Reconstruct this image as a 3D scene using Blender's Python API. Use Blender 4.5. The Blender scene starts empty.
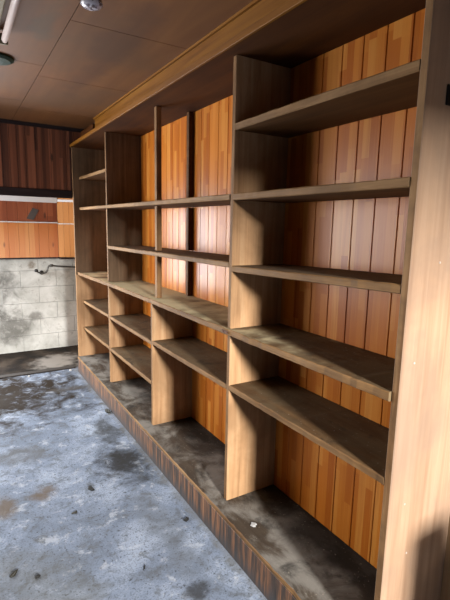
import bpy, bmesh, math, random
from mathutils import Vector, Matrix
random.seed(7)
S = bpy.context.scene
COL = S.collection

# ---------------------------------------------------------------- camera, world, light, exposure
cam = bpy.data.cameras.new('camera')
co = bpy.data.objects.new('camera', cam); COL.objects.link(co)
Rr = ((0.8555032630624994, -0.5173853293623275, 0.02065400324517781),
      (0.06734286179860158, 0.15072452105841336, 0.9862794014459018),
      (-0.5133995577074355, -0.8423743465421699, 0.1637875283208762))
co.matrix_world = Matrix(((Rr[0][0], Rr[1][0], Rr[2][0], -0.9926), (Rr[0][1], Rr[1][1], Rr[2][1], 0.0),
                          (Rr[0][2], Rr[1][2], Rr[2][2], 1.5), (0, 0, 0, 1)))
cam.sensor_fit = 'VERTICAL'; cam.sensor_height = 36.0; cam.sensor_width = 36.0
cam.lens = 36.0 * 442.55 / 600.0
cam.clip_start = 0.02
S.camera = co

w = bpy.data.worlds.new('world'); S.world = w; w.use_nodes = True
bg = w.node_tree.nodes['Background']
bg.inputs[0].default_value = (0.62, 0.78, 1.0, 1); bg.inputs[1].default_value = 0.12

def area(name, loc, target, sx, sy, power, color, spread=180):
    l = bpy.data.lights.new(name, 'AREA'); l.shape = 'RECTANGLE'; l.size = sx; l.size_y = sy
    l.energy = power; l.color = color; l.spread = math.radians(spread)
    o = bpy.data.objects.new(name, l); COL.objects.link(o); o.location = loc
    d = Vector(target) - Vector(loc)
    o.rotation_euler = d.to_track_quat('-Z', 'Y').to_euler()
    return o
# daylight through the open doorway behind the camera, and through the window of the left wall
area('doorway_daylight', (-0.80, -5.0, 2.48), (-0.45, 1.2, 1.0), 0.55, 0.5, 640, (1.0, 0.96, 0.92))
area("window_daylight", (-2.85, 3.8, 1.45), (0.0, 2.3, 1.0), 1.1, 1.2, 36, (1.0, 0.97, 0.95))
area('far_window_daylight', (-1.5, 5.46, 1.1), (-1.1, 0.0, 0.9), 1.3, 1.6, 56, (0.95, 0.97, 1.0))
area('alcove_fill', (-2.86, 4.86, 1.5), (0.0, 5.45, 1.5), 0.5, 0.9, 50, (0.94, 0.97, 1.0))  # unseen lamp added to brighten the alcove boards

S.view_settings.view_transform = 'Standard'
S.view_settings.look = 'None'
S.view_settings.gamma = 1.0
S.view_settings.use_curve_mapping = False
S.view_settings.exposure = 1.42

# ---------------------------------------------------------------- materials
def srgb(r, g, b):
    f = lambda c: (c / 255 / 12.92) if c / 255 <= 0.04045 else ((c / 255 + 0.055) / 1.055) ** 2.4
    k = 0.58          # real dusty wood and cement reflect this much of the display colour
    return (f(r) * k, f(g) * k, f(b) * k, 1.0)

class NT:
    def __init__(s, name, rough=0.7):
        s.m = bpy.data.materials.new(name); s.m.use_nodes = True
        s.t = s.m.node_tree; s.n = s.t.nodes
        s.b = s.n['Principled BSDF']; s.b.inputs['Roughness'].default_value = rough
        s.pos = s.n.new('ShaderNodeNewGeometry').outputs['Position']
    def link(s, a, b): s.t.links.new(a, b)
    def mapping(s, scale, loc=(0, 0, 0), vec=None):
        n = s.n.new('ShaderNodeMapping'); n.inputs['Scale'].default_value = scale; n.inputs['Location'].default_value = loc
        s.link(vec or s.pos, n.inputs['Vector']); return n.outputs[0]
    def noise(s, scale, detail=4, rough=0.55, vec=None, dist=0.0):
        n = s.n.new('ShaderNodeTexNoise'); n.inputs['Scale'].default_value = scale; n.inputs['Detail'].default_value = detail
        n.inputs['Roughness'].default_value = rough; n.inputs['Distortion'].default_value = dist
        s.link(vec or s.pos, n.inputs['Vector']); return n.outputs[0]
    def ramp(s, f, stops):
        n = s.n.new('ShaderNodeValToRGB'); e = n.color_ramp.elements
        e[0].position, e[0].color = stops[0]; e[1].position, e[1].color = stops[-1]
        for p, c in stops[1:-1]:
            k = e.new(p); k.color = c
        s.link(f, n.inputs[0]); return n.outputs[0]
    def val(s, f, a, b, lo=0.0, hi=1.0):
        n = s.n.new('ShaderNodeMapRange'); n.inputs[1].default_value = a; n.inputs[2].default_value = b
        n.inputs[3].default_value = lo; n.inputs[4].default_value = hi; n.interpolation_type = 'SMOOTHSTEP'
        s.link(f, n.inputs[0]); return n.outputs[0]
    def math(s, op, a, b=0.0):
        n = s.n.new('ShaderNodeMath'); n.operation = op
        for i, x in enumerate((a, b)):
            if isinstance(x, (int, float)): n.inputs[i].default_value = x
            else: s.link(x, n.inputs[i])
        return n.outputs[0]
    def mix(s, f, a, b, mode='MIX'):
        n = s.n.new('ShaderNodeMix'); n.data_type = 'RGBA'; n.blend_type = mode
        if isinstance(f, (int, float)): n.inputs[0].default_value = f
        else: s.link(f, n.inputs[0])
        for i, x in ((6, a), (7, b)):
            if isinstance(x, tuple): n.inputs[i].default_value = x
            else: s.link(x, n.inputs[i])
        return n.outputs[2]
    def xyz(s, vec=None):
        n = s.n.new('ShaderNodeSeparateXYZ'); s.link(vec or s.pos, n.inputs[0]); return n.outputs
    def color(s, c): s.link(c, s.b.inputs['Base Color'])
    def rough(s, c): s.link(c, s.b.inputs['Roughness'])
    def bump(s, h, strength=0.3, dist=0.004):
        n = s.n.new('ShaderNodeBump'); n.inputs['Strength'].default_value = strength; n.inputs['Distance'].default_value = dist
        s.link(h, n.inputs['Height']); s.link(n.outputs[0], s.b.inputs['Normal'])
    def objrand(s):
        return s.n.new('ShaderNodeObjectInfo').outputs['Random']
    def offset_by_object(s, amt=17.0):
        r = s.math('MULTIPLY', s.objrand(), amt)
        n = s.n.new('ShaderNodeVectorMath'); n.operation = 'ADD'
        s.link(s.pos, n.inputs[0]); s.link(r, n.inputs[1]); return n.outputs[0]
    def blob(s, c, r, warp):
        """mask of a stain or painted shade patch: 1 inside, 0 outside, edges torn by noise"""
        n = s.n.new('ShaderNodeVectorMath'); n.operation = 'SUBTRACT'; s.link(s.pos, n.inputs[0]); n.inputs[1].default_value = c
        m = s.n.new('ShaderNodeVectorMath'); m.operation = 'MULTIPLY'; s.link(n.outputs[0], m.inputs[0]); m.inputs[1].default_value = tuple(1 / x for x in r)
        l = s.n.new('ShaderNodeVectorMath'); l.operation = 'LENGTH'; s.link(m.outputs[0], l.inputs[0])
        d = s.math('ADD', l.outputs['Value'], s.math('MULTIPLY', s.math('SUBTRACT', warp, 0.5), 2.4))
        return s.val(d, 0.35, 1.2, 1.0, 0.0)

def axis_scale(axis, along, across):
    v = [across] * 3; v['xyz'.index(axis)] = along; return tuple(v)

def wood(name, dark, mid, light, axis='z', across=26, along=1.4, rough=0.62, grime=None, grime_amt=0.5, grime_scale=3.0, bump=0.25, spec=0.15):
    t = NT(name, rough); v = t.offset_by_object()
    g = t.noise(1.0, 5, 0.6, t.mapping(axis_scale(axis, along, across), vec=v), 0.6)
    c = t.ramp(g, [(0.28, dark), (0.5, mid), (0.72, light)])
    f = t.noise(1.0, 3, 0.7, t.mapping(axis_scale(axis, along * 3, across * 7), vec=v))
    c = t.mix(t.val(f, 0.56, 0.75, 0.0, 0.45), c, dark)
    big = t.noise(1.6, 3, 0.5, v)
    c = t.mix(t.val(big, 0.35, 0.7, 0.0, 0.35), c, light)
    if grime:
        s = t.noise(grime_scale, 6, 0.62, v, 0.3)
        c = t.mix(t.val(s, 0.42, 0.66, 0.0, grime_amt), c, grime)
    t.color(c); t.bump(g, bump, 0.002); t.b.inputs['Specular IOR Level'].default_value = spec
    return t.m

def panel_boards(name, tones, strip, length, rough, axis_along='z', across='y', lines=None, spec=0.5, knots=False):
    """boards made up of narrow strips, each a tone of its own"""
    t = NT(name, rough); p = t.xyz(); a = p['xyz'.index(across)]; l = p['xyz'.index(axis_along)]
    si = t.math('FLOOR', t.math('DIVIDE', a, strip))
    w1 = t.n.new('ShaderNodeTexWhiteNoise'); w1.noise_dimensions = '1D'; t.link(si, w1.inputs['W'])
    li = t.math('FLOOR', t.math('ADD', t.math('DIVIDE', l, length), t.math('MULTIPLY', w1.outputs['Value'], 9.0)))
    w2 = t.n.new('ShaderNodeTexWhiteNoise'); w2.noise_dimensions = '2D'
    cb = t.n.new('ShaderNodeCombineXYZ'); t.link(si, cb.inputs[0]); t.link(li, cb.inputs[1]); t.link(cb.outputs[0], w2.inputs['Vector'])
    c = t.ramp(w2.outputs['Value'], [(i / (len(tones) - 1), x) for i, x in enumerate(tones)])
    g = t.noise(1.0, 5, 0.65, t.mapping(axis_scale(axis_along, 1.5, 38)), 0.5)
    c = t.mix(t.val(g, 0.45, 0.72, 0.0, 0.55), c, tones[0])
    f = t.noise(1.0, 3, 0.6, t.mapping(axis_scale(axis_along, 5, 160)))
    c = t.mix(t.val(f, 0.5, 0.75, 0.0, 0.3), c, tones[-1])
    if knots:
        vo = t.n.new('ShaderNodeTexVoronoi'); vo.inputs['Scale'].default_value = 1.0
        t.link(t.mapping((9, 9, 3.2)), vo.inputs['Vector'])
        c = t.mix(t.val(vo.outputs['Distance'], 0.06, 0.16, 0.75, 0.0), c, lines)
    t.color(c); t.bump(g, 0.15, 0.0015); t.b.inputs['Specular IOR Level'].default_value = spec
    return t.m

def plain(name, c, rough=0.5, metal=0.0, var=0.15):
    t = NT(name, rough); n = t.noise(14, 4)
    d = tuple(x * (1 - var) for x in c[:3]) + (1,)
    t.color(t.mix(t.val(n, 0.35, 0.65), c, d)); t.b.inputs['Metallic'].default_value = metal
    return t.m

M = {}
M['ply'] = wood('plywood_upright', srgb(152, 112, 76), srgb(192, 150, 108), srgb(210, 172, 130), 'z', 30, 1.6, 0.6, srgb(122, 92, 62), 0.45, 2.2, 0.12)
M['ply_pale'] = wood('pale_weathered_upright', srgb(148, 116, 90), srgb(174, 142, 114), srgb(190, 160, 132), 'z', 30, 1.2, 0.6, srgb(140, 120, 106), 0.5, 2.0, 0.12)
M['ply_shaded'] = wood('smoky_shaded_plywood_upright', srgb(96, 76, 56), srgb(124, 100, 76), srgb(142, 116, 90), 'z', 30, 1.6, 0.6, srgb(78, 64, 50), 0.5, 2.2, 0.12)  # darker ply copy: smoke tone plus upper shade painted into the colour
M['edge'] = wood('weathered_edge', srgb(106, 74, 42), srgb(144, 108, 68), srgb(172, 134, 92), 'y', 40, 2.5, 0.7, srgb(94, 68, 42), 0.45, 3.0, 0.3)
M['edge_v'] = wood('weathered_upright_edge', srgb(112, 78, 46), srgb(146, 108, 70), srgb(172, 134, 92), 'z', 40, 2.5, 0.7, srgb(92, 68, 44), 0.5, 7.0, 0.3)
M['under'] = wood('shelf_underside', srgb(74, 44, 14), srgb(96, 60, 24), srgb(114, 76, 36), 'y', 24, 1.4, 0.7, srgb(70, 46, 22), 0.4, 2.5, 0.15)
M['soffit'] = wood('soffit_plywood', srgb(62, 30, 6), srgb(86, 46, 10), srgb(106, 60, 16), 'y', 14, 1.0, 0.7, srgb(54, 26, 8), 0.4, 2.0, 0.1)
M['fascia'] = wood('fascia_timber', srgb(112, 66, 14), srgb(140, 88, 22), srgb(158, 106, 36), 'y', 34, 1.5, 0.55, None, 0, 1, 0.15)

def dusty(name, wood_c, dust_c, soot_c, amt, blotch=None):
    t = NT(name, 0.78); v = t.offset_by_object()
    g = t.noise(1.0, 5, 0.6, t.mapping(axis_scale('y', 1.6, 30), vec=v), 0.5)
    c = t.ramp(g, [(0.3, wood_c[0]), (0.7, wood_c[1])])
    d = t.noise(3.6, 6, 0.62, t.mapping((1.6, 1.0, 1.0), vec=v), 0.5)
    c = t.mix(t.val(d, 0.40, 0.60, 0.0, amt), c, dust_c)
    s = t.noise(6.5, 7, 0.68, v, 0.4)
    c = t.mix(t.val(s, 0.52, 0.70, 0.0, 0.75), c, soot_c)
    if blotch:
        c = t.mix(t.math('MULTIPLY', t.blob(blotch[0], blotch[1], t.noise(5, 5)), 0.85), c, blotch[2])  # pale dust on the counter, painted rear shade on the deck
    sp = t.noise(90, 2, 0.5, v)
    c = t.mix(t.val(sp, 0.66, 0.74, 0.0, 0.5), c, srgb(170, 162, 148))
    t.color(c); t.bump(d, 0.2, 0.003); t.b.inputs['Specular IOR Level'].default_value = 0.25
    return t.m
M['top'] = dusty('dusty_shelf_top', (srgb(92, 66, 38), srgb(124, 92, 56)), srgb(124, 106, 78), srgb(54, 42, 28), 0.6)
M['deck'] = dusty('sooty_shaded_base_top', (srgb(66, 54, 42), srgb(88, 76, 62)), srgb(150, 146, 138), srgb(26, 23, 18), 0.85, ((0.32, 2.7, 0.16), (0.13, 8.0, 1), srgb(24, 21, 15)))  # soot and dust, with the shade at the rear painted into the colour
M['counter'] = dusty('dusty_counter_top', (srgb(92, 66, 38), srgb(124, 92, 56)), srgb(126, 110, 82), srgb(54, 42, 28), 0.6, ((0.16, 3.0, 1.03), (0.32, 1.5, 1), srgb(250, 236, 190)))

# plinth board: brown wood with dark vertical drip streaks
t = NT('plinth_streaked_wood', 0.7)
g = t.noise(1.0, 5, 0.62, t.mapping((6, 42, 3.0)), 0.4)
c = t.ramp(g, [(0.34, srgb(36, 30, 26)), (0.47, srgb(78, 56, 40)), (0.60, srgb(144, 96, 60)), (0.75, srgb(164, 118, 82))])
z = t.xyz()[2]
wv = t.math('ADD', z, t.math('MULTIPLY', t.math('SUBTRACT', t.noise(1.0, 3, 0.5, t.mapping((2, 16, 2))), 0.5), 0.12))
c = t.mix(t.val(wv, 0.0, 0.085, 0.85, 0.0), c, srgb(66, 64, 66))
t.color(c); t.bump(g, 0.5, 0.004); M['plinth'] = t.m

M['back'] = panel_boards('varnished_back_boards', [srgb(190, 102, 30), srgb(214, 124, 40), srgb(224, 138, 52), srgb(236, 158, 72)], 0.0355, 0.42, 0.34, spec=0.20)
M['alcove'] = panel_boards('alcove_orange_boards', [srgb(212, 118, 54), srgb(230, 144, 76), srgb(240, 164, 96)], 0.105, 3.0, 0.4, across='x', lines=srgb(96, 44, 24), knots=True)
M['alcove_side'] = panel_boards('alcove_side_boards', [srgb(204, 128, 62), srgb(218, 146, 78), srgb(228, 160, 94)], 0.06, 3.0, 0.4, across='y')
M['alcove_up'] = panel_boards('alcove_upper_boards', [srgb(140, 70, 42), srgb(160, 86, 54), srgb(176, 100, 64)], 0.105, 3.0, 0.4, across='x', lines=srgb(70, 38, 28), knots=True)
M['header'] = panel_boards('dark_charred_boards', [srgb(72, 36, 22), srgb(124, 72, 48), srgb(164, 102, 72)], 0.031, 3.0, 0.5, across='x', lines=srgb(30, 18, 16), knots=True)
M['beam'] = wood('dark_beam_wood', srgb(30, 24, 26), srgb(46, 38, 40), srgb(60, 50, 50), 'x', 30, 1.5, 0.55)
M['white_trim'] = plain('white_painted_batten', srgb(255, 255, 255), 0.4, 0, 0.03)

# ceiling plywood
t = NT('ceiling_plywood', 0.6); v = t.offset_by_object(0)
g = t.noise(1.0, 4, 0.55, t.mapping((10, 1.2, 3)), 0.7)
c = t.ramp(g, [(0.3, srgb(124, 74, 32)), (0.7, srgb(144, 92, 44))])
b = t.noise(1.3, 4, 0.55)
c = t.mix(t.val(b, 0.42, 0.66, 0.0, 0.55), c, srgb(102, 74, 48))
d = t.blob((-0.22, 2.59, 2.395), (0.10, 0.95, 1), t.noise(4, 4))
c = t.mix(t.math('MULTIPLY', d, 0.45), c, srgb(84, 52, 34))
d = t.blob((-0.57, 2.33, 2.395), (0.06, 0.35, 1), t.noise(6, 4))
c = t.mix(t.math('MULTIPLY', d, 0.45), c, srgb(82, 80, 62))
t.color(c); M['ceiling'] = t.m
M['joint'] = plain('dark_joint', srgb(58, 40, 30), 0.8)

# floor concrete, lime bloom and soot
t = NT('concrete_floor', 0.75)
n1 = t.noise(2.2, 7, 0.62, None, 0.4); n2 = t.noise(14, 6, 0.65, None, 0.6); n3 = t.noise(55, 4, 0.6)
c = t.ramp(n1, [(0.30, srgb(112, 124, 142)), (0.5, srgb(144, 158, 180)), (0.68, srgb(186, 200, 220))])
c = t.mix(t.val(n2, 0.50, 0.68, 0.0, 0.75), c, srgb(108, 112, 116))
c = t.mix(t.val(n2, 0.28, 0.42, 0.55, 0.0), c, srgb(206, 210, 216))
c = t.mix(t.val(n3, 0.57, 0.68, 0.0, 0.8), c, srgb(70, 72, 74))
n4 = t.noise(120, 3, 0.7); c = t.mix(t.val(n4, 0.50, 0.66, 0.0, 0.65), c, srgb(96, 100, 106))
n5 = t.noise(7, 8, 0.75, None, 0.35); c = t.mix(t.val(n5, 0.54, 0.64, 0.0, 0.6), c, srgb(104, 110, 118))
c = t.mix(t.val(n5, 0.36, 0.44, 0.5, 0.0), c, srgb(214, 222, 232))
warp = t.noise(5.5, 6, 0.66, None, 0.8)
def stain(c, centre, radius, colr, amt):
    m = t.blob(centre, radius, warp)
    m = t.math('MULTIPLY', m, t.val(n2, 0.32, 0.50, 0.5, 1.0))
    return t.mix(t.math('MULTIPLY', m, amt), c, colr)
c = stain(c, (-0.78, 4.12, 0), (0.95, 0.70, 1), srgb(42, 32, 20), 1.0)
c = stain(c, (-1.4, 3.9, 0), (0.9, 0.8, 1), srgb(42, 32, 20), 0.95)
c = stain(c, (-0.15, 4.05, 0), (0.30, 0.07, 1), srgb(84, 80, 76), 0.7)
c = stain(c, (-0.17, 2.55, 0), (0.17, 0.28, 1), srgb(44, 42, 38), 0.9)
c = stain(c, (-0.12, 3.05, 0), (0.10, 0.24, 1), srgb(64, 64, 62), 0.75)
c = stain(c, (-0.65, 2.46, 0), (0.08, 0.09, 1), srgb(112, 98, 82), 0.85)
c = stain(c, (-0.86, 2.42, 0), (0.06, 0.10, 1), srgb(112, 98, 82), 0.85)
c = stain(c, (-0.72, 2.95, 0), (0.22, 0.14, 1), srgb(104, 106, 108), 0.7)
c = stain(c, (-0.20, 1.85, 0), (0.10, 0.45, 1), srgb(112, 118, 126), 0.55)
c = stain(c, (-0.22, 1.44, 0), (0.06, 0.06, 1), srgb(64, 66, 70), 0.8)
c = stain(c, (-0.85, 1.75, 0), (0.30, 0.30, 1), srgb(112, 114, 112), 0.55)
# grey dirt drifted against the plinth
p = t.xyz()
strip = t.val(t.math('ADD', p[0], t.math('MULTIPLY', t.math('SUBTRACT', n2, 0.5), 0.10)), -0.045, -0.01, 0.0, 0.4)
c = t.mix(strip, c, srgb(126, 124, 118))
# the alcove floor behind the threshold is bare brown-grey cement
alc = t.val(p[1], 4.64, 4.68)
an = t.noise(3.0, 6, 0.62, None, 0.5)
ac = t.ramp(an, [(0.38, srgb(22, 18, 14)), (0.50, srgb(42, 34, 27)), (0.62, srgb(70, 60, 50))])
ac = t.mix(t.math('MULTIPLY', t.blob((-0.12, 4.95, 0), (0.28, 0.3, 1), t.noise(7, 5)), 0.8), ac, srgb(160, 154, 146))
c = t.mix(alc, c, ac)
t.color(c); t.bump(t.math('ADD', n2, t.math('MULTIPLY', n3, 0.5)), 0.35, 0.006)
t.rough(t.val(n1, 0.3, 0.7, 0.75, 0.95)); t.b.inputs['Specular IOR Level'].default_value = 0.12; M['floor'] = t.m

# concrete block wall, whitewashed, with soot
t = NT('whitewashed_block', 0.85)
n1 = t.noise(3.0, 6, 0.62, None, 0.4); n2 = t.noise(20, 6, 0.68, None, 0.4)
c = t.ramp(n1, [(0.35, srgb(186, 187, 180)), (0.6, srgb(236, 237, 232))])
c = t.mix(t.val(n2, 0.55, 0.70, 0.0, 0.45), c, srgb(140, 140, 130))
warp = t.noise(4.5, 6, 0.66, None, 0.6)
c = stain(c, (-0.68, 5.5, 0.72), (0.32, 1, 0.34), srgb(84, 82, 76), 0.7)
c = stain(c, (-0.52, 5.5, 0.28), (0.30, 1, 0.22), srgb(96, 94, 88), 0.75)
c = stain(c, (-0.25, 5.5, 0.42), (0.10, 1, 0.06), srgb(112, 110, 104), 0.7)
c = stain(c, (-0.25, 5.5, 1.02), (0.05, 1, 0.05), srgb(134, 118, 98), 0.8)
c = stain(c, (-1.7, 5.5, 0.5), (0.9, 1, 0.5), srgb(80, 78, 72), 0.8)
t.color(c); t.bump(n2, 0.4, 0.004); M['block'] = t.m
M['mortar'] = plain('block_mortar', srgb(196, 196, 190), 0.9)
M['dark_conc'] = plain('dark_stained_concrete', srgb(42, 33, 25), 0.85)
M['plaster'] = plain('grey_plaster', srgb(92, 76, 62), 0.85)
M['metal'] = plain('dull_pipe_metal', srgb(96, 94, 90), 0.4, 0.8)
M['black'] = plain('black_iron', srgb(30, 26, 24), 0.5, 0.4)
M['rust'] = plain('rusty_iron', srgb(120, 76, 48), 0.7, 0.4, 0.4)
M['nail'] = plain('pale_nail_head', srgb(205, 190, 175), 0.5)
M['green'] = plain('dark_green_enamel', srgb(8, 62, 48), 0.5)
M['tube'] = plain('unlit_tube_glass', srgb(232, 214, 208), 0.25, 0, 0.03)
M['fixture'] = plain('yellowed_fixture', srgb(140, 124, 84), 0.5)
M['cap'] = plain('lamp_cap_metal', srgb(150, 146, 140), 0.35, 0.7)
t = NT('cloudy_glass', 0.25); n = t.noise(60, 3)
t.color(t.mix(t.val(n, 0.46, 0.58), srgb(226, 224, 236), srgb(120, 112, 120))); M['cloudy'] = t.m
M['debris'] = plain('black_char', srgb(24, 24, 22), 0.8)
M['leaf'] = plain('withered_leaf', srgb(52, 50, 36), 0.7, 0, 0.4)
M['chip'] = plain('pale_chip', srgb(206, 206, 204), 0.8)
M['tape'] = plain('grey_patch', srgb(92, 84, 80), 0.6)
M['card'] = wood('crate_wood', srgb(120, 86, 54), srgb(150, 112, 74), srgb(170, 134, 94), 'x')

# ---------------------------------------------------------------- mesh helpers
def box(bm, x0, x1, y0, y1, z0, z1, mi=0, bev=0.0):
    vs = [bm.verts.new(p) for p in ((x0, y0, z0), (x1, y0, z0), (x1, y1, z0), (x0, y1, z0),
                                    (x0, y0, z1), (x1, y0, z1), (x1, y1, z1), (x0, y1, z1))]
    fs = [bm.faces.new([vs[i] for i in q]) for q in ((0, 3, 2, 1), (4, 5, 6, 7), (0, 1, 5, 4), (1, 2, 6, 5), (2, 3, 7, 6), (3, 0, 4, 7))]
    for f in fs: f.material_index = mi
    if bev:
        es = list({e for f in fs for e in f.edges})
        r = bmesh.ops.bevel(bm, geom=es, offset=bev, segments=1, affect='EDGES', clamp_overlap=True)
    return fs

def make(name, bm, mats, parent=None, smooth=False, origin=None):
    me = bpy.data.meshes.new(name)
    o = bpy.data.objects.new(name, me)
    if origin is None:
        origin = parent.location if parent is not None else Vector((0, 0, 0))
    off = Vector(origin)
    if off.length: bmesh.ops.translate(bm, verts=bm.verts, vec=-off)
    bmesh.ops.recalc_face_normals(bm, faces=bm.faces)
    if smooth:
        for f in bm.faces: f.smooth = True
    bm.to_mesh(me); bm.free()
    for m in (mats if isinstance(mats, (list, tuple)) else [mats]): me.materials.append(m)
    COL.objects.link(o)
    if parent is not None: o.parent = parent
    else: o.location = off
    return o

def tag(o, label, cat, group=None):
    o['label'] = label; o['category'] = cat
    if group: o['group'] = group
    return o

def structure(name, bm, mats, label=None, smooth=False):
    o = make(name, bm, mats, smooth=smooth); o['kind'] = 'structure'
    o['label'] = label or name.replace('_', ' '); o['category'] = name.split('_')[0]
    return o

def empty(name, loc, label, cat, group=None):
    o = bpy.data.objects.new(name, None); COL.objects.link(o); o.location = loc; o.empty_display_size = 0.1
    bpy.context.view_layer.update()
    return tag(o, label, cat, group)

def tube(bm, pts, r, seg=12, mi=0):
    rings = []
    n = len(pts); pts = [Vector(p) for p in pts]
    up = Vector((0, 0, 1))
    for i, p in enumerate(pts):
        d = (pts[min(i + 1, n - 1)] - pts[max(i - 1, 0)]).normalized()
        a = d.cross(Vector((0.0, 1.0, 0.03)) if abs(d.y) < 0.9 else up).normalized(); b = d.cross(a).normalized()
        rr = r[i] if isinstance(r, (list, tuple)) else r
        rings.append([bm.verts.new(p + (a * math.cos(2 * math.pi * k / seg) + b * math.sin(2 * math.pi * k / seg)) * rr) for k in range(seg)])
    for i in range(n - 1):
        for k in range(seg):
            bm.faces.new((rings[i][k], rings[i][(k + 1) % seg], rings[i + 1][(k + 1) % seg], rings[i + 1][k])).material_index = mi
    bm.faces.new(list(reversed(rings[0]))).material_index = mi; bm.faces.new(rings[-1]).material_index = mi

def lathe(bm, c, prof, seg=32, axis='z', mi=0):
    """prof: list of (radius, offset along axis)"""
    rings = []
    for r, h in prof:
        ring = []
        for k in range(seg):
            a = 2 * math.pi * k / seg; u, v = r * math.cos(a), r * math.sin(a)
            p = {'z': (u, v, h), 'y': (u, h, v), 'x': (h, u, v)}[axis]
            ring.append(bm.verts.new(Vector(c) + Vector(p)))
        rings.append(ring)
    for i in range(len(rings) - 1):
        for k in range(seg):
            bm.faces.new((rings[i][k], rings[i][(k + 1) % seg], rings[i + 1][(k + 1) % seg], rings[i + 1][k])).material_index = mi
    bm.faces.new(rings[0]).material_index = mi; bm.faces.new(rings[-1]).material_index = mi

# ---------------------------------------------------------------- dimensions
XD, XB = 0.070, 0.364                 # divider front plane, back boards
YL, YD1, YD2, YD3, YR = 4.490, 3.594, 2.647, 1.6905, 0.771     # near faces of the uprights
T = 0.026
Z_CEIL, Z_SOF = 2.395, 2.212
Z_BASE, Z_C, Z_S1, Z_S2, Z_T1 = 0.162, 1.036, 1.643, 1.338, 1.940
ROOM_L, ROOM_B, Y_FAR, Y_HEAD = -2.9, -2.3, 5.52, 4.530

# ---------------------------------------------------------------- setting
bm = bmesh.new(); box(bm, ROOM_L - 0.1, 0.55, ROOM_B - 1.5, Y_FAR + 0.2, -0.08, 0.0)
structure('floor', bm, M['floor'], 'blotchy grey concrete floor with soot stains')

bm = bmesh.new()
box(bm, ROOM_L - 0.1, 0.55, ROOM_B - 0.1, Y_FAR + 0.2, Z_CEIL + 0.006, Z_CEIL + 0.06, 1)
xs = [-2.9, -2.286, -1.386, -0.486, 0.414]
for i in range(4):
    off = [1.95, 2.905, 2.905, 2.21][i]
    y = off - math.ceil((off + 2.3) / 0.9) * 0.9
    while y < Y_FAR:
        a, b = max(y, ROOM_B), min(y + 0.9, Y_FAR)
        if b - a > 0.02: box(bm, xs[i] + 0.002, xs[i + 1] - 0.002, a + 0.002, b - 0.002, Z_CEIL, Z_CEIL + 0.008, 0)
        y += 0.9
structure('ceiling', bm, [M['ceiling'], M['joint']], 'brown plywood ceiling sheets with dark joints')

# right wall: masonry behind, board facing inside the shelving and beyond it
bm = bmesh.new()
box(bm, XB + 0.040, 0.55, ROOM_B - 0.1, Y_FAR + 0.2, 0, Z_CEIL + 0.05, 1)
BW = 0.107
y = 1.0535 - BW * 3
while y < YL + 0.03:
    a, b = max(y, YR + T + 0.001), min(y + BW, YL - 0.001)
    if b - a > 0.01:
        bb = bmesh.new(); box(bb, XB, XB + 0.016, a + 0.0012, b - 0.0012, 0.0, Z_CEIL, 0, 0.0022)
        me = bpy.data.meshes.new('tmp'); bb.to_mesh(me); bb.free(); bm.from_mesh(me); bpy.data.meshes.remove(me)
    y += BW
box(bm, XB + 0.0165, XB + 0.041, YR + T + 0.001, YL - 0.001, 0, Z_CEIL, 2)
structure('wall_right', bm, [M['back'], M['ply'], M['joint']], 'wall of vertical varnished orange boards behind the shelves')

# left wall with a window opening, and an added slot for the alcove fill lamp
def wall_with_hole(x0, x1, y0, y1, z0, z1, hole, axis):
    bm = bmesh.new(); a0, a1, h0, h1 = hole
    if axis == 'x':
        box(bm, x0, x1, y0, a0, z0, z1); box(bm, x0, x1, a1, y1, z0, z1)
        box(bm, x0, x1, a0, a1, z0, h0); box(bm, x0, x1, a0, a1, h1, z1)
    else:
        box(bm, x0, a0, y0, y1, z0, z1); box(bm, a1, x1, y0, y1, z0, z1)
        if h0 > z0 + 0.001: box(bm, a0, a1, y0, y1, z0, h0)
        box(bm, a0, a1, y0, y1, h1, z1)
    return bm
bm = wall_with_hole(ROOM_L - 0.1, ROOM_L, ROOM_B - 0.1, 4.57, 0, Z_CEIL + 0.05, (3.2, 4.4, 0.85, 2.05), 'x')
b2 = wall_with_hole(ROOM_L - 0.1, ROOM_L, 4.57, Y_FAR + 0.2, 0, Z_CEIL + 0.05, (4.62, 5.12, 0.80, 2.0), 'x')
me = bpy.data.meshes.new('tmp'); b2.to_mesh(me); b2.free(); bm.from_mesh(me); bpy.data.meshes.remove(me)
structure('wall_left', bm, M['plaster'], 'grey plaster wall with window opening')
bm = bmesh.new()
for a, b in ((3.2, 3.25), (3.77, 3.83), (4.35, 4.4)): box(bm, ROOM_L - 0.08, ROOM_L - 0.02, a, b, 0.85, 2.05)
for a, b in ((0.85, 0.90), (2.0, 2.05)): box(bm, ROOM_L - 0.08, ROOM_L - 0.02, 3.2, 4.4, a, b)
structure('window_1', bm, M['edge_v'], 'wooden window frame in the left wall')
bm = wall_with_hole(ROOM_L, 0.40, ROOM_B - 0.1, ROOM_B, 0, Z_CEIL + 0.05, (-1.7, 0.20, 0.0, 2.05), 'y')
structure('wall_back', bm, M['plaster'], 'grey plaster wall with open doorway')

bm = bmesh.new()
for a, b in ((4.62, 4.66), (5.08, 5.12)): box(bm, ROOM_L - 0.08, ROOM_L - 0.02, a, b, 0.80, 2.0)
for a, b in ((0.80, 0.84), (1.96, 2.0)): box(bm, ROOM_L - 0.08, ROOM_L - 0.02, 4.66, 5.08, a, b)
structure('window_added', bm, M['edge_v'], 'narrow wooden window frame added around the alcove fill lamp')  # unseen window, added to give the alcove lamp an opening
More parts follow.
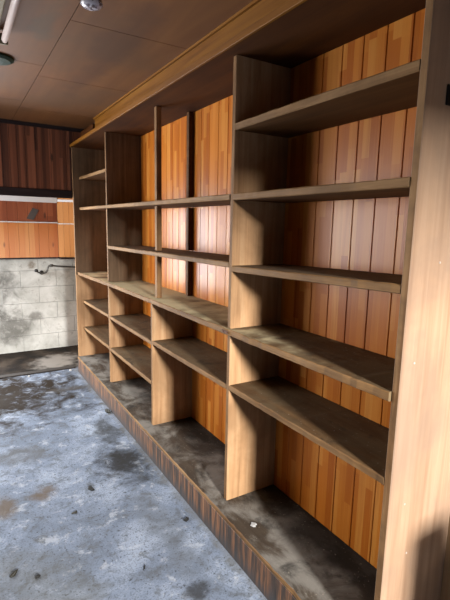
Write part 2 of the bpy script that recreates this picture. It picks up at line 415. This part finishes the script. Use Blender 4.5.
# far wall of the alcove: block below, orange boards above
bm = bmesh.new()
for a, b, c, d in ((ROOM_L, -2.2, 0, 2.5), (-0.8, 0.40, 0, 2.5), (-2.2, -0.8, 0, 0.28), (-2.2, -0.8, 1.95, 2.5)): box(bm, a, b, Y_FAR + 0.012, Y_FAR + 0.15, c, d, 1)
zc = 0.0; row = 0
while zc < 1.10:
    h = 0.19; x = 0.40 - (0.195 if row % 2 else 0.0)
    if row % 2: box(bm, x + 0.002, 0.398, Y_FAR, Y_FAR + 0.013, zc + 0.002, min(zc + h, 1.12) - 0.002, 0, 0)
    while x > ROOM_L:
        a = max(x - 0.39, ROOM_L)
        if a > -2.4 and a < -0.85 and zc > 0.2: x -= 0.39; continue
        box(bm, a + 0.002, x - 0.002, Y_FAR, Y_FAR + 0.013, zc + 0.002, min(zc + h, 1.12) - 0.002, 0, 0)
        x -= 0.39
    zc += h; row += 1
structure('wall_far', bm, [M['block'], M['mortar']], 'whitewashed concrete block wall at the far end')

def board_wall(name, x0, x1, y0, y1, z0, z1, bw, mats, axis='x', start=None, label=None, bev=0.002):
    bm = bmesh.new(); lo, hi = (x0, x1) if axis == 'x' else (y0, y1)
    p = hi if start is None else start
    while p > lo:
        a, b = max(p - bw, lo), min(p, hi)
        if b - a > 0.006:
            if axis == 'x': box(bm, a + 0.001, b - 0.001, y0, y1, z0, z1, 0)
            else: box(bm, x0, x1, a + 0.001, b - 0.001, z0, z1, 0)
        p -= bw
    return structure(name, bm, mats, label)
board_wall('wall_far_panelling', -0.8, 0.045, Y_FAR - 0.035, Y_FAR - 0.001, 1.105, 1.495, 0.105, M['alcove'], label='knotty orange boards above the block wall')
board_wall('wall_far_upper_panelling', -0.8, 0.045, Y_FAR - 0.025, Y_FAR - 0.001, 1.509, Z_CEIL, 0.105, M['alcove_up'], label='darker red boards under the beam')
bm = bmesh.new(); box(bm, -0.8, 0.045, Y_FAR - 0.050, Y_FAR - 0.001, 1.496, 1.508)
structure('trim_1', bm, M['white_trim'], 'thin white batten across the orange boards')
bm = bmesh.new(); box(bm, -0.8, 0.045, Y_FAR - 0.040, Y_FAR - 0.001, 1.088, 1.104); box(bm, 0.0455, 0.40, Y_FAR - 0.16, Y_FAR - 0.001, 1.088, 1.104)
structure('trim_2', bm, M['beam'], 'dark edge under the orange boards')
# angled orange panel closing the right end of the alcove boards
def angled(z0, z1, d0, d1, mat, name, label, n=5):
    bm = bmesh.new(); p0, p1 = Vector((0.046, Y_FAR - 0.036, 0)), Vector((0.345, Y_FAR - 0.150, 0))
    u = (p1 - p0) / n; nrm = Vector((u.y, -u.x, 0)).normalized()
    for k in range(n):
        a, b = p0 + u * (k + 0.012), p0 + u * (k + 0.988)
        vs = [bm.verts.new(q + nrm * d + Vector((0, 0, z))) for z in (z0, z1) for q, d in ((a, d1), (b, d1), (b, d0), (a, d0))]
        for q in ((0, 3, 2, 1), (4, 5, 6, 7), (0, 1, 5, 4), (1, 2, 6, 5), (2, 3, 7, 6), (3, 0, 4, 7)): bm.faces.new([vs[c] for c in q])
    structure(name, bm, mat, label)
angled(1.105, 1.487, -0.02, 0.0, M['alcove_side'], 'wall_alcove', 'bright orange angled boards at the right end of the alcove')
angled(1.497, 2.38, -0.02, 0.0, M['alcove_side'], 'wall_alcove_upper', 'orange angled boards above the thin white batten')
angled(1.488, 1.496, -0.02, 0.010, M['white_trim'], 'trim_10', 'thin white batten across the angled boards', 1)
bm = bmesh.new()
for a, b in ((-2.2, -2.14), (-1.53, -1.47), (-0.86, -0.80)): box(bm, a, b, Y_FAR + 0.03, Y_FAR + 0.09, 0.28, 1.95)
for a, b in ((0.28, 0.34), (1.89, 1.95)): box(bm, -2.14, -0.86, Y_FAR + 0.03, Y_FAR + 0.09, a, b)
structure('window_2', bm, M['edge_v'], 'wooden window frame in the far wall')
angled(1.742, 1.768, -0.02, 0.006, M['white_trim'], 'trim_11', 'thin white band across the angled boards under the beam', 1)
# header wall over the alcove mouth
HX = [0.165, 0.041, -0.03, -0.17, -0.30, -0.387, -0.457, -0.519, -0.579, -0.70, -0.80, -0.92, -1.04, -1.15, -1.27, -1.4, -1.5, -1.62, -1.74, -1.86, -1.98, -2.1, -2.22, -2.34, -2.46, -2.58, -2.7, -2.8, -2.9]
bm = bmesh.new()
for a, b in zip(HX[1:], HX[:-1]): box(bm, a + 0.0015, b - 0.0015, Y_HEAD + 0.008, Y_HEAD + 0.022, 1.79, Z_CEIL - 0.035, 0)
box(bm, ROOM_L, 0.30, Y_HEAD + 0.022, Y_HEAD + 0.034, 1.75, Z_CEIL - 0.0005, 1)
structure('wall_header', bm, [M['header'], M['beam']], 'dark charred board header over the alcove')
bm = bmesh.new(); box(bm, ROOM_L, 0.30, Y_HEAD, Y_HEAD + 0.022, Z_CEIL - 0.034, Z_CEIL)
structure('trim_3', bm, M['beam'], 'dark batten under the ceiling')
bm = bmesh.new(); box(bm, ROOM_L, 0.011, Y_HEAD - 0.004, Y_HEAD + 0.036, 1.738, 1.812, 0, 0.003)
structure('trim_4', bm, M['beam'], 'dark beam along the bottom of the header')
bm = bmesh.new(); box(bm, -0.8, 0.045, Y_FAR - 0.045, Y_FAR - 0.0255, 1.728, 1.80, 0)
structure('trim_5', bm, M['white_trim'], 'white band across the alcove boards just under the dark beam')
# low dark sill between room floor and alcove floor
bm = bmesh.new(); box(bm, ROOM_L, 0.005, 4.62, 4.70, 0.0005, 0.012, 0, 0.004)
structure('trim_6', bm, M['dark_conc'], 'dark worn sill across the alcove floor')

# fascia board set back on top of the shelf unit, with a gap near its far end
bm = bmesh.new(); box(bm, 0.107, 0.135, YR, 4.02, Z_SOF + 0.034, Z_CEIL - 0.001, 0)
structure('trim_7', bm, M['fascia'], 'lit timber fascia under the ceiling')
bm = bmesh.new(); box(bm, 0.109, 0.135, 4.09, Y_HEAD - 0.001, Z_SOF + 0.034, Z_CEIL - 0.03, 0)
box(bm, 0.150, 0.17, 3.95, Y_HEAD - 0.001, Z_SOF + 0.034, Z_CEIL - 0.001, 1)
structure('trim_8', bm, [M['soffit'], M['joint']], 'reddish filler block at the far end of the fascia')
bm = bmesh.new(); box(bm, 0.094, 0.1065, YR, 4.02, Z_CEIL - 0.012, Z_CEIL - 0.0005, 0)
structure('trim_9', bm, M['fascia'], 'thin batten between fascia and ceiling')

# ---------------------------------------------------------------- shelving unit
U = empty('shelving_unit', (0.2, 2.75, 0.0), 'full-wall weathered wooden shelving unit with empty open shelves', 'shelving')

def upright(name, x0, x1, y0, z0, z1, label=None, th=T, face='ply'):
    """panel across the shelf: near face at y0, front edge weathered"""
    bm = bmesh.new(); fs = box(bm, x0, x1, y0, y0 + th, z0, z1, 0)
    fs[5].material_index = 1
    es = [e for e in fs[5].edges]
    bmesh.ops.bevel(bm, geom=es, offset=0.0025, segments=1, affect='EDGES')
    o = make(name, bm, [M[face], M['edge_v']], U)
    if label: o['label'] = label
    return o

def shelf(name, y0, y1, z0, z1, x0, x1, th, top='top', wear=0.0009, label=None, x0far=None):
    """board along y: near end height z0, far end height z1 (front top edge), front edge worn"""
    bm = bmesh.new(); n = max(6, int((y1 - y0) / 0.03))
    rows = []
    for i in range(n + 1):
        f = i / n; y = y0 + (y1 - y0) * f; z = z0 + (z1 - z0) * f
        j = random.gauss(0, wear); k = random.gauss(0, wear * 0.5); b = 0.003 + abs(random.gauss(0, wear))
        j += ((x0far - x0) * max(0, f - 0.7) / 0.3 if x0far is not None else 0)
        prof = [(x1, z), (x0 + j + b, z + k), (x0 + j, z - b), (x0 + j * (0.6 if x0far is None else 1.0), z - th + 0.003), (x0 + j + 0.004, z - th), (x1, z - th)]
        rows.append([bm.verts.new((px, y, pz)) for px, pz in prof])
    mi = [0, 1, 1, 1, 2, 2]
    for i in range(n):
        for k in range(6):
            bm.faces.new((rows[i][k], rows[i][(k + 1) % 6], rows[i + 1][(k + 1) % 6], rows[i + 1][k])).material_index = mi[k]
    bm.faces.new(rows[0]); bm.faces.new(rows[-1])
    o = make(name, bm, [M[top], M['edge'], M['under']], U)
    if label: o['label'] = label
    return o

XK = XB - 0.002
# end panels
upright('end_panel', XD, XB + 0.036, YR, 0.001, Z_SOF - 0.001, 'pale weathered end panel nearest the camera', face='ply_pale')
upright('end_panel', 0.012, XK, YL, 0.001, 0.996)
upright('end_panel', 0.012, XK, YL, 0.9965, Z_SOF - 0.001, face='ply_shaded')  # same board as below, split here for the painted shade
# continuous boards
shelf('counter', YR + T + 0.001, YL - 0.001, 1.034, 1.026, 0.060, XK, 0.030, 'counter', 0.0014, 'thick dusty continuous shelf with chipped front edge', x0far=0.026)
shelf('shelf', YR + T + 0.001, YD3 - 0.0005, Z_S1, Z_S1, XD - 0.004, XK, 0.028)
shelf('shelf', YD3 + T + 0.0005, YL - 0.001, Z_S1, Z_S1 + 0.012, XD - 0.004, XK, 0.026)
# dividers, cut by the continuous boards
ZC0, ZC1 = Z_C - 0.040, Z_C + 0.003
for yd, zc in ((YD1, 1.028), (YD3, 1.032)):
    upright('divider', XD, XK, yd, Z_BASE + 0.001, zc - 0.0315)
upright('divider', XD, XK, YD2, Z_BASE + 0.001, 1.030 - 0.0315)
upright('divider', XD, XK, YD1, 1.030, Z_S1 - 0.020, face='ply_shaded')
upright('divider', XD, XK, YD1, Z_S1 + 0.009, Z_SOF - 0.001, face='ply_shaded')
upright('divider', XD, XK, YD3, 1.034, Z_SOF - 0.001)
# open divider of posts over the short one
for x0, nm, dy in ((0.105, 'front_post', 0.0), (XK - 0.036, 'rear_post', 0.0)):
    for z0, z1 in ((1.032, Z_S2 - 0.031), (Z_S2 + 0.0005, Z_S1 - 0.025), (Z_S1 + 0.008, Z_SOF - 0.001)):
        bm = bmesh.new(); box(bm, x0, x0 + 0.034, YD2 + dy, YD2 + 0.034 + dy, z0, z1, 0, 0.002)
        make(nm, bm, M['edge_v'] if nm == 'front_post' else M['under'], U)
# bay shelves
th = 0.026
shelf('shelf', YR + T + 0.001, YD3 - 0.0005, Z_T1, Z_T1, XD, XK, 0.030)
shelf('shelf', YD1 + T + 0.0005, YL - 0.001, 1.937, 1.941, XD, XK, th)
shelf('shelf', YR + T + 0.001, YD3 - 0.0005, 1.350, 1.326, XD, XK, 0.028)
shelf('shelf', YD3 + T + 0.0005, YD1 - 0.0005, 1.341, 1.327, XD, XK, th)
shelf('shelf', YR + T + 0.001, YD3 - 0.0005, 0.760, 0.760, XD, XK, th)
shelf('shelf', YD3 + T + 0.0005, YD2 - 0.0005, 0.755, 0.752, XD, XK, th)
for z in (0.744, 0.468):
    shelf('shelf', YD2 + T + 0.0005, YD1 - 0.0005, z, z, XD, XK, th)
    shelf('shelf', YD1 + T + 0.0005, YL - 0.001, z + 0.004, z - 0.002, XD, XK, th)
# base
bm = bmesh.new(); box(bm, 0.0, 0.020, YR + T + 0.001, YL - 0.001, 0.0005, Z_BASE - 0.021, 0, 0.002)
make('plinth', bm, M['plinth'], U)['label'] = 'plinth board with dark vertical drip streaks'
shelf('base_board', YR + T + 0.001, YL - 0.001, Z_BASE, Z_BASE, 0.0, XK, 0.020, 'deck', 0.0012, 'sooty base board with painted-in rear shade')
# top
bm = bmesh.new(); box(bm, 0.0135, XK + 0.001, YR, YL + T, Z_SOF, Z_SOF + 0.018, 0, 0)
make('top_board', bm, M['soffit'], U)
bm = bmesh.new(); box(bm, -0.001, 0.013, YR, YL + T, Z_SOF - 0.002, Z_SOF + 0.026, 0, 0.002)
make('top_edging', bm, M['fascia'], U)['label'] = 'lighter edging strip of the top board'
# rusty plate nailed at the counter joint, nail heads on the near end panel
bm = bmesh.new(); box(bm, 0.0535, 0.0565, YD3 - 0.004, YD3 + 0.050, 1.010, 1.024, 0, 0.001)
lathe(bm, (0.0535, YD3 + 0.006, 1.017), [(0.004, 0.0), (0.003, -0.004)], 10, 'x'); lathe(bm, (0.0535, YD3 + 0.038, 1.017), [(0.004, 0.0), (0.003, -0.004)], 10, 'x')
make('joint_plate', bm, M['rust'], U)['label'] = 'rusty joint plate'
for x, z in ((0.143, 0.665), (0.176, 0.482), (0.125, 1.12), (0.20, 1.41)):
    bm = bmesh.new(); lathe(bm, (x, YR - 0.0002, z), [(0.0038, 0.0), (0.003, -0.0015), (0.001, -0.002)], 10, 'y')
    make('nail_head', bm, M['nail'], U)

# ---------------------------------------------------------------- things
# pipe and tap on the block wall
P = empty('water_pipe', (-0.214, Y_FAR, 0.93), 'grey metal water pipe with bent spout on the white block wall', 'pipe')
yp = 5.455
def smooth_path(pts, k=6):
    out = []; n = len(pts); q = [Vector(p) for p in pts]
    for i in range(n - 1):
        p0, p1, p2, p3 = q[max(i - 1, 0)], q[i], q[i + 1], q[min(i + 2, n - 1)]
        for j in range(k):
            s = j / k
            out.append(0.5 * ((2 * p1) + (p2 - p0) * s + (2 * p0 - 5 * p1 + 4 * p2 - p3) * s * s + (3 * p1 - p0 - 3 * p2 + p3) * s ** 3))
    out.append(q[-1]); return out
bm = bmesh.new(); tube(bm, smooth_path([(0.38, yp, 0.965), (0.2, yp, 0.985), (0.075, yp, 0.995), (0.0, yp, 1.003), (-0.045, yp, 1.010), (-0.075, yp, 1.004), (-0.088, yp, 0.975), (-0.098, yp, 0.945), (-0.125, yp, 0.925), (-0.16, yp, 0.924), (-0.190, yp, 0.935), (-0.212, yp, 0.952)]), 0.0095, 12)
make('pipe', bm, M['metal'], P, True)
bm = bmesh.new(); lathe(bm, (-0.214, yp, 0.955), [(0.014, -0.016), (0.019, -0.008), (0.019, 0.008), (0.012, 0.018)], 16, 'z')
make('tap', bm, M['black'], P, True)
bm = bmesh.new(); lathe(bm, (-0.15, yp + 0.03, 0.924), [(0.008, -0.03), (0.008, 0.022), (0.024, 0.026), (0.024, 0.0345)], 16, 'y')
make('wall_flange', bm, M['metal'], P, True)
bm = bmesh.new(); lathe(bm, (-0.045, yp, 1.010), [(0.015, -0.016), (0.015, 0.016)], 16, 'x')
make('coupling', bm, M['metal'], P, True)

# grey slanted patch on the upper boards of the alcove
bm = bmesh.new(); yq = Y_FAR - 0.0265
q = [(-0.285, 1.545), (-0.215, 1.525), (-0.150, 1.640), (-0.215, 1.665)]
v0 = [bm.verts.new((x, yq - 0.0015, z)) for x, z in q]; v1 = [bm.verts.new((x, yq + 0.0014, z)) for x, z in q]
bm.faces.new(v0); bm.faces.new(v1)
for i in range(4): bm.faces.new((v0[i], v0[(i + 1) % 4], v1[(i + 1) % 4], v1[i]))
tag(make('tape_patch', bm, M['tape'], origin=(-0.215, yq, 1.59)), 'slanted dark grey patch stuck on the boards under the dark beam', 'patch')

# fluorescent fitting on the ceiling
Fx = empty('fluorescent_light', (-0.77, 1.93, Z_CEIL), 'unlit fluorescent tube fitting on the ceiling', 'light')
bm = bmesh.new(); box(bm, -0.824, -0.757, 1.35, 2.53, Z_CEIL - 0.038, Z_CEIL - 0.0005, 0, 0.005)
make('housing', bm, M['fixture'], Fx)
bm = bmesh.new(); tube(bm, [(-0.7255, 1.39, Z_CEIL - 0.040), (-0.7255, 2.506, Z_CEIL - 0.040)], 0.0150, 16)
make('fluorescent_tube', bm, M['tube'], Fx, True)
for yy in (1.372, 2.508):
    bm = bmesh.new(); box(bm, -0.7565, -0.709, yy, yy + 0.016, Z_CEIL - 0.058, Z_CEIL - 0.010, 0, 0.004)
    make('tube_holder', bm, M['fixture'], Fx)
# green disc
bm = bmesh.new(); lathe(bm, (-0.728, 2.909, Z_CEIL), [(0.088, -0.001), (0.088, -0.010), (0.070, -0.020), (0.03, -0.024)], 32)
tag(make('ceiling_plate', bm, M['green'], smooth=False, origin=(-0.728, 2.909, Z_CEIL)), 'dark green round plate on the ceiling at the left edge', 'plate')
# cloudy bulb holder
Bu = empty('ceiling_lamp', (-0.462, 1.940, Z_CEIL), 'small cloudy glass lamp on the ceiling near the top edge', 'lamp')
bm = bmesh.new(); lathe(bm, (-0.462, 1.940, Z_CEIL), [(0.040, -0.001), (0.040, -0.012), (0.030, -0.018)], 24)
make('lamp_base', bm, M['cap'], Bu, True)
bm = bmesh.new(); lathe(bm, (-0.462, 1.940, Z_CEIL), [(0.028, -0.017), (0.040, -0.022), (0.044, -0.032), (0.034, -0.042), (0.012, -0.047)], 24)
make('lamp_glass', bm, M['cloudy'], Bu, True)

# dark latch on the outer side of the near end panel
K = empty('wall_hook', (0.166, YR, 1.855), 'dark iron hook on the outer side of the near end panel', 'hook')
bm = bmesh.new(); box(bm, 0.152, 0.182, YR - 0.006, YR - 0.0003, 1.832, 1.885, 0, 0.002); make('hook_plate', bm, M['black'], K)
bm = bmesh.new(); tube(bm, smooth_path([(0.166, YR - 0.006, 1.868), (0.165, YR - 0.024, 1.866), (0.163, YR - 0.032, 1.850), (0.161, YR - 0.028, 1.836), (0.160, YR - 0.018, 1.834)]), 0.005, 10)
make('hook_arm', bm, M['black'], K, True)

# scraps on the floor
def scrap(name, x, y, r, ry, rot, mat, label, cat, h=0.006, seed=0, z=0.0):
    rnd = random.Random(seed); bm = bmesh.new(); n = 9; cs = []
    for lv, (s, hz) in enumerate(((0.92, 0.0004), (1.0, h * 0.5), (0.6, h))):
        ring = []
        for k in range(n):
            a = 2 * math.pi * k / n
            rr = rnd.uniform(0.4, 1.25) if lv == 0 else cs[k]
            if lv == 0: cs.append(rr)
            u, v = r * s * rr * math.cos(a), ry * s * rr * math.sin(a)
            ring.append(bm.verts.new((x + u * math.cos(rot) - v * math.sin(rot), y + u * math.sin(rot) + v * math.cos(rot), z + hz + (rnd.uniform(0, h * 0.5) if lv else 0))))
        if lv:
            for k in range(n): bm.faces.new((prev[k], prev[(k + 1) % n], ring[(k + 1) % n], ring[k]))
        else: bm.faces.new(ring)
        prev = ring
    bm.faces.new(prev)
    return tag(make(name, bm, mat, origin=(x, y, z)), label, cat)
scrap('char_flake', -0.42, 2.371, 0.020, 0.028, 0.4, M['debris'], 'largest black flake lying on the bare middle of the floor', 'debris', 0.008, 1)
scrap('char_flake', -0.067, 1.859, 0.014, 0.018, 0.2, M['debris'], 'black flake on the floor nearest the streaked plinth', 'debris', 0.008, 2)
scrap('char_flake', -0.549, 2.196, 0.022, 0.012, 0.3, M['leaf'], 'broad dull flake just in front of the brown floor stain', 'debris', 0.005, 3)
scrap('withered_leaf', -0.866, 1.908, 0.014, 0.028, -0.7, M['leaf'], 'withered dark leaf on the floor at the left edge', 'leaf', 0.006, 4)
scrap('char_flake', -0.786, 1.835, 0.012, 0.009, 0.5, M['debris'], 'small black flake beside the withered leaf', 'debris', 0.006, 5)
scrap('withered_leaf', -0.030, 3.37, 0.022, 0.045, 0.3, M['leaf'], 'crumpled dark leaf lying against the plinth', 'leaf', 0.015, 6)
scrap('plaster_chip', -0.060, 4.56, 0.018, 0.014, 0.1, M['chip'], 'pale chip at the foot of the far end panel', 'chip', 0.012, 7)
scrap('plaster_chip', -0.46, 4.56, 0.014, 0.012, 0.1, M['chip'], 'pale chip in front of the sill across the alcove floor', 'chip', 0.010, 8)
scrap('wood_splinter', -0.37, 1.66, 0.005, 0.022, -0.5, M['debris'], 'thin dark splinter on the floor near the bottom edge', 'splinter', 0.004, 9)
scrap('plaster_chip', 0.085, 1.475, 0.016, 0.020, 0.3, M['chip'], 'pale chip on the sooty base board beside a divider', 'chip', 0.005, 10, Z_BASE + 0.001)

# unseen crate by the wall, added to cast shade on the near end panel
Cr = empty('shade_crate', (0.127, -0.30, 0.0), 'tall slatted wooden crate added by the wall to shade the near end panel', 'crate')
for k in range(7):
    for y0 in (-0.50, -0.115):
        bm = bmesh.new(); box(bm, 0.05, 0.205, y0, y0 + 0.015, 0.002 + k * 0.12, 0.116 + k * 0.12, 0, 0.002); make('shade_crate_slat', bm, M['card'], Cr)
for x0 in (0.05, 0.190):
    bm = bmesh.new(); box(bm, x0, x0 + 0.015, -0.484, -0.116, 0.002, 0.836, 0, 0.002); make('shade_crate_side', bm, M['card'], Cr)
